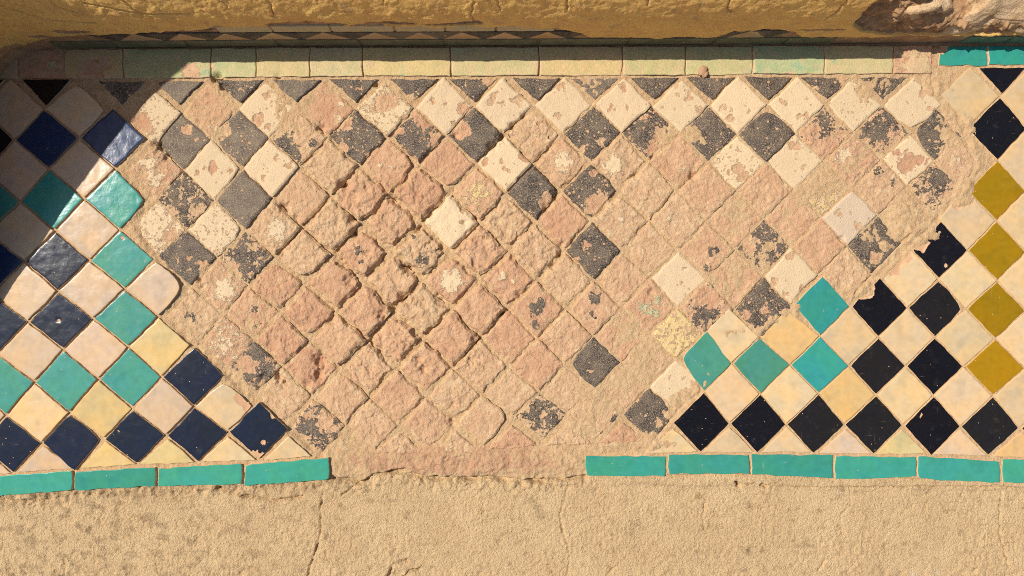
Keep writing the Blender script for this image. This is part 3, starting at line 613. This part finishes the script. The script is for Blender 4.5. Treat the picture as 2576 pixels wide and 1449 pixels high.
def worn(code, cs, x, y, gb, blobs, joint=None, n=40, chip=None):
    nm, col, sp = WCOL[code]
    e = float(erosion(np.array(x), np.array(y))) * random.uniform(0.6, 1.3)
    blobs = list(blobs)
    if gb > 0.3 and code != 'r': e *= 0.7
    j = joint if joint is not None else 1.6 + 2.6 * e
    cut = tuple(random.uniform(0.0, 0.03) + e * random.uniform(0.01, 0.11) for _ in range(4))
    if random.random() < 0.22:
        q = random.randrange(4); cut = tuple(c_ + (random.uniform(0.08, 0.24) if i_ == q else 0) for i_, c_ in enumerate(cut))
    if code in 'cop' and gb > 0.3:
        for _ in range(random.randint(1, 4)):
            a_ = random.uniform(0, 2 * math.pi); rr_ = random.uniform(30, 56); blobs.append((rr_ * math.cos(a_) * .9, rr_ * math.sin(a_) * .9, random.uniform(5, 13), -random.uniform(1.2, 2.2)))
        for _ in range(random.randint(0, 3)):
            blobs.append((random.uniform(-28, 28), random.uniform(-28, 28), random.uniform(3, 6), -1.6))
    if code == 'k' and joint is None:
        for _ in range(random.randint(1, 4)):
            blobs.append((random.uniform(-50, 50), random.uniform(-50, 50), random.uniform(5, 13), -random.uniform(.6, 1.4)))
    if gb < -0.85 and not blobs: nm = 'bare_clay_tile'
    low = -0.5 if gb > 0.3 else -1.0
    return put_tile(nm, inset(cs, j), M_WORN, (*jit(col, .05), sp), floor, n=n, cut=cut, base=low + random.uniform(-2.8, 1.8) + 1.5 * e, rough=(0.5 + 1.1 * e + (0.45 if gb < 0 else 0)) * random.uniform(.6, 1.4), rim=2.2 + 9.0 * e, rimw=0.08 + 0.12 * e,
                    wob=2.4 + 4.0 * e, tilt=(random.uniform(-.02, .02) * (1 + 2 * e), random.uniform(-.02, .02) * (1 + 2 * e)), gbase=gb, blobs=blobs, dome=2.2 * e, chip=1.6, worn=True)
flat = [t for r in WN for t in r]
for t, cs in zip(flat, corner_sets(WN)): worn(t[2], cs, t[0], t[1], t[3], t[4])
for x, gb in WT:
    yt = float(np.interp(x, [300, 900, 1600, 2300], [203, 197, 193, 191]))
    cs = [(x - 66, yt), (x, yt - .5), (x + 66, yt), (x + random.uniform(-3, 5), yt + 64)]
    worn('n' if x in (446, 745, 1497) else 'k', cs, x, yt, gb + .3, [(random.uniform(-30, 30), random.uniform(-5, 15), 8, -.8)] + ([(0, 40, 18, -1.6)] if x in (1042,) else []) + ([(45, -10, 22, -1.2)] if x in (1190, 2080) else []), joint=4)
for a, b, ap in WB:
    worn('r', [a, ap, b, ((a[0] + b[0]) / 2, (a[1] + b[1]) / 2)], ap[0], ap[1] + 40, -1, [], joint=2)

# border strips
def strip(name, mat, col, x0, x1, t0, t1, b0, b1, ex=None):
    cs = [(x0 + 1, b0 - random.uniform(0, 2)), (x0 + 1, t0), (x1 - 1, t1 + random.uniform(0, 1.5)), (x1 - 1, b1)]
    kw = dict(n=22, base=random.uniform(0.5, 1.8), rough=0.3, rim=0.5, rimw=0.025, wob=2.2, chip=2.0, cut=tuple(random.choice((0, .01, .03)) for _ in range(4)))
    if mat is M_STRIP: kw.update(rough=0.9, gbase=1.0, worn=True, rim=0.7, base=random.uniform(-1, 0.5), wob=1.6)
    kw.update(ex or {})
    return put_tile(name, cs, mat, col, floor, **kw)
for a in ((-230, -3, 1212, 1198, 1262, 1250), (0, 185, 1196, 1182, 1246, 1233), (187, 396, 1186, 1173, 1234, 1221), (399, 613, 1176, 1164, 1222, 1217), (616, 831, 1168, 1149, 1222, 1203),
          (1472, 1676, 1147, 1146, 1199, 1198), (1680, 1886, 1143, 1144, 1193, 1191), (1890, 2096, 1143, 1145, 1194, 1203), (2098, 2306, 1148, 1148, 1206, 1200), (2307, 2516, 1147, 1159, 1207, 1214), (2519, 2740, 1154, 1158, 1214, 1218)):
    w = 0.5 if a[0] < 900 else 0.3; B_ = random.uniform(.5, 1.8) + (3.5 if a[0] < 900 else 0)
    strip("border_tile", M_GLAZE, (*jit((0.045, 0.285, 0.225), .10), w), *a, dict(base=B_))
jx = [-160, 44, 161, 308, 531, 644, 779, 912, 1133, 1356, 1567, 1725, 1895, 2074, 2248, 2345]
gs = {44: (-.5, [(30, 5, 22, .6)]), 161: (.4, [(-10, 20, 28, -1.6), (30, -2, 12, -1.4)]), 308: (.7, [(60, 22, 30, -1)]), 2248: (-.1, [(10, 20, 30, .6)]), 1356: (1.0, [(-40, 30, 14, -1)])}
for x0, x1 in zip(jx[:-1], jx[1:]):
    f = lambda x: float(np.interp(x, [0, 600, 1300, 2300], [126, 120, 118, 114])); fb = lambda x: float(np.interp(x, [0, 300, 900, 1600, 2300], [198, 197, 191, 189, 184]))
    gb, bl = gs.get(x0, (1.0, []))
    tn = {1895: (0.72, 0.98, 0.95), 531: (0.85, 1.0, 0.9), 308: (.8, .95, .85), 1725: (.9, 1, .9)}.get(x0, (random.uniform(.9, 1.05), random.uniform(.92, 1.0), random.uniform(.8, 1.05)))
    strip("worn_border_tile", M_STRIP, (*tn, 1), x0, x1, f(x0), f(x1), fb(x0), fb(x1), dict(gbase=gb, blobs=bl))
strip("border_tile", M_GLAZE, (0.035, 0.28, 0.235, .3), 2362, 2483, 116, 116, 165, 165, dict(cut=(0, 0.0, 0, 0), blobs=[(-58, -26, 22, -3)], n=34))
strip("border_tile", M_GLAZE, (0.032, 0.285, 0.25, .3), 2486, 2700, 116, 117, 164, 163)

# ---------------------------------------------------------------- ground: sandy plaster below the tiles
GX = axis([(-420, -20, 12), (-20, 2600, 2.4), (2600, 3000, 12)])
GY = axis([(1130, 1180, 6), (1180, 1470, 2.4), (1470, 1650, 8)])
gx, gy = np.meshgrid(GX, GY)
gz = -7 + 1.6 * fbm(gx, gy, 120, 3, 200) + (1.25 * fbm(gx, gy, 13, 4, 210) + 1.0 * gnoise(gx / 4.6, gy / 4.6, 215)) * np.clip(0.8 + 1.2 * fbm(gx, gy, 110, 3, 216), 0.25, 1.8)
gz += 1.2 * np.clip(ridged(gx, gy, 11, 3, 220), -1, 1) * sstep(-0.2, 0.5, fbm(gx, gy, 150, 2, 230))
lip = sstep(1500, 1560, gx) * np.exp(-((gy - (1212 + 6 * gnoise(gx / 120, gx * 0, 4) + (gx - 1900) * 0.012)) / 13) ** 4)
gz += 4.2 * lip
near = np.exp(-((gy - lerp_pts(gx, BOTTOM) - 8) / 22) ** 2)
gz += near * (1.5 + 8 * fbm(gx, gy, 20, 5, 240)) * (gx < 1480)
CRACKS = [([(812, 1235), (803, 1290), (806, 1330), (800, 1365), (790, 1395), (778, 1430), (770, 1460)], 5, 2.2), ([(1430, 1228), (1420, 1260), (1408, 1300), (1416, 1340), (1428, 1372), (1434, 1400), (1430, 1449)], 4, 2.0),
          ([(1776, 1228), (1778, 1262), (1769, 1300), (1772, 1330), (1786, 1345)], 3.5, 1.8), ([(2142, 1228), (2143, 1275), (2118, 1300), (2122, 1352)], 3.5, 1.6), ([(2290, 1229), (2292, 1262)], 3, 1.6),
          ([(2500, 1226), (2526, 1238), (2521, 1280), (2520, 1345), (2536, 1400), (2544, 1430)], 5, 2.2), ([(1858, 1218), (1920, 1222), (1990, 1227), (2100, 1228), (2300, 1226), (2500, 1226), (2580, 1230)], 5, 2.0),
          ([(545, 1228), (580, 1238), (612, 1252), (640, 1254), (690, 1262), (760, 1252)], 8, 3.4), ([(858, 1247), (905, 1215)], 4, 2), ([(0, 1262), (90, 1262), (160, 1250)], 5, 3.0), ([(160, 1449), (158, 1410), (140, 1390)], 2.5, 1.6), ([(395, 1449), (388, 1420), (400, 1360)], 2, 1.4),
          ([(975, 1452), (985, 1430), (1002, 1418), (1022, 1414)], 8, 4), ([(1012, 1455), (1030, 1440), (1055, 1436)], 8, 3), ([(2060, 1438), (2080, 1412)], 5, 2.4), ([(1525, 1455), (1550, 1428)], 5, 2.6), ([(1855, 1214), (1862, 1226)], 8, 4), ([(1918, 1222), (1926, 1228)], 8, 4)]
wx = gx + 3.2 * fbm(gx, gy, 14, 3, 250); wy = gy + 3.2 * fbm(gx, gy, 14, 3, 255)
for pl, dep, wd in CRACKS:
    d = seg_dist(wx, wy, pl); gz -= 1.5 * dep * np.clip(0.8 + gnoise(gx / 30, gy / 30, 290), .3, 1.6) * np.exp(-(d / wd) ** 2)
for cx_, cy_, r_, d_ in ((555, 1232, 12, 6), (625, 1253, 12, 9), (585, 1240, 10, 6), (70, 1268, 12, 5), (152, 1272, 9, 5), (132, 1280, 7, 4), (120, 1412, 6, 4), (1000, 1440, 14, 5), (905, 1405, 9, 3), (900, 1352, 8, 2), (1858, 1222, 7, 7), (670, 1225, 9, 6), (425, 1226, 7, 5)):
    gz -= d_ * np.exp(-(((gx - cx_) / r_) ** 2 + ((gy - cy_) / (r_ * .7)) ** 2)) * (1 + fbm(gx, gy, 12, 2, 260))
rub = sstep(1422, 1449, gy) * sstep(-0.3, 0.3, gnoise(gx / 160, gy * 0 + 3, 31) + 0.2 * (gx > 2100))
d_ = np.abs(gy - lerp_pts(gx, BOTTOM) - 5 * fbm(gx, gy, 30, 4, 80)); gz -= 17 * np.exp(-(d_ / 6) ** 2) * ((gx > 835) & (gx < 1480)) * np.clip(.7 + gnoise(gx / 40, gy / 40, 81), 0.2, 2)
gz += rub * (4 * fbm(gx, gy, 20, 4, 270) - 1)
gz -= 220 * sstep(1560, 1640, gy)          # the nosing rolls over to the next step down
gz -= 30 * sstep(1190, 1150, gy)
white = np.exp(-(((gx - 2320) / 110) ** 2 + ((gy - 1445) / 14) ** 2)) * .75 + np.exp(-(((gx - 1735) / 45) ** 2 + ((gy - 1448) / 10) ** 2)) * .7 + np.exp(-(((gx - 1165) / 18) ** 2 + ((gy - 1425) / 12) ** 2)) * .55 + 0.25 * rub
white = white * 0.5 * (0.55 + 0.9 * fbm(gx, gy, 22, 4, 280))
dirt = np.clip(sstep(0.12, 0.5, fbm(gx, gy, 30, 5, 295)) * sstep(1250, 150, gx) * 0.85 + near * sstep(0.0, .4, fbm(gx, gy, 20, 4, 296)) * (gx < 900) * .7 + sstep(0.45, .7, fbm(gx, gy, 26, 4, 297)) * .3, 0, 1)
gV = np.stack(W3(gx.ravel(), gy.ravel(), gz.ravel()), 1)
ground = link("ground", grid_mesh("ground", gV, len(GX), len(GY), {"white": white, "stain": dirt}), M_PLASTER)
ground["kind"] = "structure"
ground["label"] = "cracked sandy plaster ledge along the lower edge of the tiles"
# the ground further out, below the step
lo = bpy.data.meshes.new("lower_ground")
lx, ly = np.meshgrid(np.linspace(-30, 30, 31), np.linspace(-30, 30, 31))
lo_V = np.stack([lx.ravel(), ly.ravel(), np.full(lx.size, -0.112) + 0.006 * gnoise(lx.ravel(), ly.ravel(), 9)], 1)
lower = link("pavement", grid_mesh("pavement", lo_V, 31, 31, {"white": np.zeros(lx.size)}, flip=True), M_PLASTER)
lower["kind"] = "structure"
lower["label"] = "plain sandy pavement one step below the plaster ledge"

# ---------------------------------------------------------------- the yellow wall behind the tiles
WR = 400.0
def wall_base(x):
    return lerp_pts(x, [(-400, 700), (-60, 330), (-30, 240), (0, 198), (20, 172), (42, 152), (64, 138), (88, 130), (120, 125), (150, 123), (300, 121), (700, 117), (1300, 115), (1900, 112), (2400, 110), (3100, 110)])
SV = axis([(-12, 0, 4), (0, 300, 2.2), (300, 700, 12)])
prof = []
for s in SV:
    if s < 82: prof.append((s, 0.0, 0.0))
    elif s < 82 + WR * 0.5236:
        a = (s - 82) / WR; prof.append((82 + WR * math.sin(a), WR * (1 - math.cos(a)), a))
    else:
        q = s - (82 + WR * 0.5236); a = min(0.5236 + q / 110, math.pi / 2)
        h0, l0 = 82 + WR * 0.5, WR * (1 - math.cos(0.5236))
        h = h0 + 110 * (math.sin(a) - 0.5); l = l0 + 110 * (math.cos(0.5236) - math.cos(a))
        ex = q - 110 * (math.pi / 2 - 0.5236)
        prof.append((h, l + max(0, ex) * 1.0, a))
# carry the top of the wall back as the next tread
for d in (60, 200, 500, 1500):
    prof.append((prof[-1][0], prof[-1][1] + d, math.pi / 2))
SVX = np.concatenate([SV, [760, 960, 1460, 2960]])
prof = np.array(prof)
WX = axis([(-420, -30, 10), (-30, 2610, 3.0), (2610, 3000, 10)])
wx_, ws_ = np.meshgrid(WX, SVX)
ph = np.repeat(prof[:, 0][:, None], len(WX), 1); pl_ = np.repeat(prof[:, 1][:, None], len(WX), 1); pa = np.repeat(prof[:, 2][:, None], len(WX), 1)
edge_s = lerp_pts(wx_, [(-400, 40), (60, 44), (140, 60), (200, 92), (420, 108), (560, 118), (590, 132), (1150, 134), (1380, 124), (1440, 100), (1480, 62), (1780, 58), (1815, 100), (1960, 102), (1990, 64), (2140, 58), (3000, 58)]) + 8 * fbm(wx_, ws_, 60, 4, 300)
over = sstep(-2, 4, ws_ - edge_s)
out = -4.0 + 0.8 * fbm(wx_, ws_, 20, 3, 305) + over * (7.0 + 2.0 * fbm(wx_, ws_, 130, 3, 310)) + over * (0.6 * fbm(wx_, ws_, 18, 4, 315) + 0.5 * gnoise(wx_ / 4, ws_ / 7, 316))
brown = 0.95 * (1 - over)
for cx_, cs_, rx, rs, dp in ((810, 142, 95, 15, 7), (1010, 150, 60, 7, 5), (1150, 146, 70, 5, 5), (505, 112, 42, 9, 6), (560, 116, 30, 8, 5), (250, 118, 46, 11, 5), (160, 92, 30, 10, 4), (950, 140, 40, 6, 4), (1190, 150, 30, 8, 4), (2020, 110, 60, 5, 3)):
    q = (((wx_ - cx_) / rx) ** 2 + ((ws_ - cs_ + 4 * fbm(wx_, ws_, 26, 3, 320)) / rs) ** 2)
    k_ = sstep(1.25, 0.8, q); out -= dp * k_; brown = np.maximum(brown, k_ * 0.95)
for pl in ([(740, 300), (745, 260), (752, 235), (748, 180)], [(1150, 300), (1190, 260), (1205, 225), (1195, 190), (1200, 160)], [(1255, 240), (1262, 200)], [(1420, 300), (1410, 240), (1412, 195)], [(1575, 300), (1585, 250), (1590, 215)], [(270, 260), (275, 220), (320, 195)],
           [(110, 260), (160, 220), (230, 175), (330, 160)], [(425, 300), (440, 220), (452, 190)], [(620, 300), (640, 240), (655, 215)], [(1755, 300), (1768, 250), (1770, 200), (1785, 190)], [(2020, 300), (2030, 240), (2025, 190), (2010, 160)], [(340, 230), (450, 195), (560, 190)], [(850, 300), (862, 230)], [(1000, 300), (1008, 250), (1000, 220)], [(2110, 300), (2100, 260)]):
    d = seg_dist(wx_ + 4 * fbm(wx_, ws_, 16, 3, 330), ws_, pl); out -= 3.5 * np.exp(-(d / 2.0) ** 2) * over; brown = np.maximum(brown, .62 * np.exp(-(d / 3.0) ** 2))
out += 1.6 * sstep(0.15, 0.4, fbm(wx_, ws_, 90, 4, 340)) * over * (ws_ > 170)
# the broken end of the plaster and the earth behind it
endx = lerp_pts(ws_, [(0, 2240), (70, 2200), (100, 2120), (130, 2088), (180, 2086), (240, 2094), (280, 2080), (420, 1880), (900, 1700)]) + 10 * fbm(wx_, ws_, 40, 3, 350)
lost = sstep(-3, 6, wx_ - endx) * sstep(60, 72, ws_)
out = out * (1 - lost) + lost * (-16 - 1.0 * np.clip(ws_ - 98, 0, 420) * sstep(2290, 2350, wx_ + 0.6 * (ws_ - 100)) - 24 * sstep(90, 200, ws_) + 10 * fbm(wx_, ws_, 40, 5, 360) + 5 * ridged(wx_ + 20 * fbm(wx_, ws_, 50, 2, 366), ws_, 24, 3, 365))
brown = np.maximum(brown, lost)
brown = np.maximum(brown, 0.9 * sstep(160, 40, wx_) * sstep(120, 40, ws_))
yv = wall_base(wx_) + out * np.cos(pa) - pl_
hv = ph + out * np.sin(pa)
wV = np.stack(W3(wx_.ravel(), yv.ravel(), hv.ravel()), 1)
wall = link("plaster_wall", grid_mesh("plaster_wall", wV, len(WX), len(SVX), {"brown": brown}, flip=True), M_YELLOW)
wall["label"] = "low wall of cracked yellow plaster standing behind the tiled floor"
wall["category"] = "wall"
wall["kind"] = "thing"

def wall_piece(name, pts, mat, col, out0=0.0, th=14.0, glz=1.0, n=10):
    """pts: (x, s) corners bottom-left, top-left, top-right, bottom-right on the flat foot of the wall."""
    C = np.array(pts, float); cx, cs = C.mean(0)
    lin = np.concatenate([[-1, -0.94], np.linspace(-1, 1, n)[1:-1], [0.94, 1]]); m = len(lin)
    u, v = np.meshgrid(lin, lin); a, b = (u + 1) / 2, (v + 1) / 2
    x = (1 - a) * (1 - b) * C[0, 0] + (1 - a) * b * C[1, 0] + a * b * C[2, 0] + a * (1 - b) * C[3, 0]
    s = (1 - a) * (1 - b) * C[0, 1] + (1 - a) * b * C[1, 1] + a * b * C[2, 1] + a * (1 - b) * C[3, 1]
    r = np.maximum(np.abs(u), np.abs(v))
    x = x + 1.2 * fbm(x, s, 14, 2, 400) * r; s = s + 1.0 * fbm(x, s, 14, 2, 401) * r
    o = out0 + 0.5 * fbm(x, s, 20, 3, 405) - 1.2 * (1 - sstep(0, .08, 1 - r))
    lean = WR * (1 - np.cos(np.clip((s - 82) / WR, 0, 1)))
    V = np.stack([x.ravel(), (wall_base(x) + o - lean).ravel(), s.ravel()], 1)
    idx = np.arange(m * m).reshape(m, m)
    F = np.stack([idx[:-1, :-1], idx[:-1, 1:], idx[1:, 1:], idx[1:, :-1]], -1).reshape(-1, 4)
    ring = np.concatenate([idx[0, :], idx[1:, -1], idx[-1, -2::-1], idx[-2:0:-1, 0]])
    lowv = V[ring].copy(); lowv[:, 1] -= th
    k0 = len(V); nr = len(ring); j = np.arange(nr); j2 = (j + 1) % nr
    F2 = np.stack([ring[j2], ring[j], k0 + j, k0 + j2], 1)
    V = np.concatenate([V, lowv])
    yc = float(wall_base(np.array(cx)))
    P = np.stack([(V[:, 0] - cx) * S, (yc - V[:, 1]) * S, (V[:, 2] - cs) * S], 1)
    me = bpy.data.meshes.new(name)
    fill(me, P, np.concatenate([F, F2]), {"glaze": np.full(len(P), float(glz))})
    ob = link(name, me, mat, wall); ob.location = W3(cx, yc, cs); ob.color = col
    return ob
# foot strip of green tiles
fx = [150, 300, 480, 706, 912, 1122, 1355, 1575, 1790, 1968, 2090]
for a, b in zip(fx[:-1], fx[1:]):
    wall_piece("green_foot_tile", [(a + 2, 3), (a + 2, 45), (b - 2, 45), (b - 2, 3)], M_WORN, (*jit((0.11, 0.12, 0.055), .2), .3), glz=.9)
for a, b in ((2410, 2520), (2523, 2700)):
    wall_piece("green_foot_tile", [(a + 2, 3), (a + 2, 47), (b - 2, 47), (b - 2, 3)], M_WORN, (0.06, 0.16, 0.10, .3), glz=.9)
# black and cream half tiles above it
tri = [(285, .4), (408, .4), (520, .3), (629, .4), (753, 1), (885, 1), (1005, .2), (1110, .2), (1217, 1), (1322, 1), (1429, .9), (1827, 1), (1937, 1)]
for i, (xc, q) in enumerate(tri):
    xf = CX + (xc - CX) * (CAMH - 70) / CAMH
    hw = 58 if q > 0.1 else 50
    col = (0.016, 0.015, 0.017, .5) if q > 0.25 else (0.10, 0.075, 0.05, .5)
    wall_piece("black_half_tile", [(xf, 52), (xf - hw, 98), (xf + hw, 98), (xf + 2, 52)], M_WORN, col, glz=1.0 if q > .35 else .6)
xs = sorted(CX + (t[0] - CX) * (CAMH - 70) / CAMH for t in tri)
for a, b in zip(xs[:-1], xs[1:]):
    if b - a > 200: continue
    mx = (a + b) / 2
    wall_piece("cream_half_tile", [(a + 6, 51), (mx - 1, 97), (mx + 2, 97), (b - 6, 51)], M_GLAZE, (*jit((0.55, 0.36, 0.19), .1), .4))
wall_piece("cream_half_tile", [(1840 + 4, 51), (1872, 97), (1876, 97), (1902, 51)], M_GLAZE, (0.55, 0.40, 0.2, .4))
wall_piece("black_half_tile", [(2562, 54), (2520, 96), (2620, 96), (2566, 54)], M_GLAZE, (0.016, 0.015, 0.017, .5))
ux = [590, 720, 860, 1010, 1130, 1250, 1390]
for a, b in zip(ux[:-1], ux[1:]):
    wall_piece("faded_green_tile", [(a + 2, 101), (a + 2, 132), (b - 2, 132), (b - 2, 101)], M_STRIP, (1, 1, 1, 1), out0=-0.5)

# exposed stones at the broken end
def stone(c, r, seed, sub=5, amp=0.16, rot=(0, 0, 0)):
    import bmesh
    bm = bmesh.new(); bmesh.ops.create_icosphere(bm, subdivisions=sub, radius=1.0)
    co = np.array([v.co[:] for v in bm.verts])
    F = np.array([[v.index for v in f.verts] for f in bm.faces]); bm.free()
    p = np.sign(co) * np.abs(co) ** 0.62                      # squarer than a ball
    p /= np.max(np.abs(p))
    a0, a2 = co[:, 0] * r[0] + co[:, 1] * r[1] * .6, co[:, 2] * r[2] + co[:, 1] * r[1] * .8
    d = 1 + amp * (0.9 * fbm(a0, a2, 70, 3, seed) + 0.35 * ridged(a0 + 14 * fbm(a0, a2, 40, 2, seed + 3), a2, 34, 5, seed + 9) + 0.5 * sstep(-.05, .05, fbm(a0, a2, 55, 4, seed + 12)))
    p = p * d[:, None] * np.array(r)
    from mathutils import Euler
    Rm = np.array(Euler(rot).to_matrix()); p = p @ Rm.T
    me = bpy.data.meshes.new("stone"); fill(me, p * S, F)
    o = link("stone", me, M_STONE, wall); o.location = W3(*c)
    return o
stone((2480, 22, 104), (136, 50, 78), 500, sub=6, amp=.13, rot=(-0.88, 0.04, -0.03))
stone((2374, 86, 78), (44, 16, 26), 520, amp=.2, rot=(-0.6, -0.25, 0.1))
stone((2236, 74, 152), (36, 18, 9), 540, rot=(-0.5, -0.2, 0.1))
stone((2260, 60, 120), (60, 24, 26), 560, amp=.22, rot=(-0.1, 0.2, 0.1))

# lump of mortar on the border strip
def lump():
    import bmesh
    bm = bmesh.new(); bmesh.ops.create_icosphere(bm, subdivisions=4, radius=1.0)
    co = np.array([v.co[:] for v in bm.verts]); F = np.array([[v.index for v in f.verts] for f in bm.faces]); bm.free()
    d = 1 + 0.3 * fbm(co[:, 0] * 10 + 3 * co[:, 2], co[:, 1] * 10 + 5 * co[:, 2], 8, 4, 610)
    p = co * d[:, None] * np.array((13, 15, 6))
    me = bpy.data.meshes.new("mortar_lump"); fill(me, p * S, F, {"clay": np.full(len(p), 0.9)})
    o = link("mortar_lump", me, M_MORTAR, floor); o.location = W3(1769, 181, 2)
    o["label"] = "rounded lump of mortar stuck to the pale border strip"
lump()

# ---------------------------------------------------------------- side wall at the left, sloping down beside the step
SHADE = [(0, 776), (133, 580), (197, 483), (337, 293), (383, 240), (433, 193), (467, 166), (500, 128)]   # where its shadow ends on the floor
TOP = sorted((ys - 0.25 * (xs_ + 20) / 0.72, (xs_ + 20) / 0.72) for xs_, ys in SHADE)
TOP = [(-900, 1250), (-300, 960)] + TOP + [(835, -8)]
face = [(-20, -600), (-20, -300), (-20, 100), (-20, 400), (-20, 830)]
fp = []
for (ax, ay), (bx_, by_) in zip(face[:-1], face[1:]):
    nseg = max(2, int(math.hypot(bx_ - ax, by_ - ay) / 6))
    for q in range(nseg): fp.append((ax + (bx_ - ax) * q / nseg, ay + (by_ - ay) * q / nseg))
fp.append(face[-1]); fp = np.array(fp)
NT_ = 130
tt = np.linspace(0, 1, NT_)
hx = np.zeros((NT_, len(fp))); hy = hx.copy(); hz = hx.copy()
for i, t in enumerate(tt):
    hz[i] = -14 + t * (lerp_pts(fp[:, 1], TOP) + 14)
    # the corner leans back with the yellow wall beside it
    nz = 3.5 * fbm(fp[:, 1], hz[i], 60, 4, 700) + 1.2 * fbm(fp[:, 0] + fp[:, 1], hz[i], 10, 3, 705)
    hx[i] = fp[:, 0] + nz * 0.7
    hy[i] = fp[:, 1]
# over the top and down the far side
ex = [(hx[-1] - 60, hy[-1] - 0, hz[-1] + 6), (hx[-1] - 300, hy[-1], hz[-1] + 6), (hx[-1] - 330, hy[-1], hz[-1] - 20), (hx[-1] - 330, hy[-1], hz[-1] * 0 - 224)]
hx = np.vstack([hx] + [e_[0] for e_ in ex]); hy = np.vstack([hy] + [e_[1] for e_ in ex]); hz = np.vstack([hz] + [e_[2] for e_ in ex])
sV = np.stack(W3(hx.ravel(), hy.ravel(), hz.ravel()), 1)
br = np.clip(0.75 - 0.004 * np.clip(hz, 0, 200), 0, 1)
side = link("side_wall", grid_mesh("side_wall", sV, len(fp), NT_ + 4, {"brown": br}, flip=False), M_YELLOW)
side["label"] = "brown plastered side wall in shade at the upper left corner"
side["category"] = "wall"
side["kind"] = "thing"
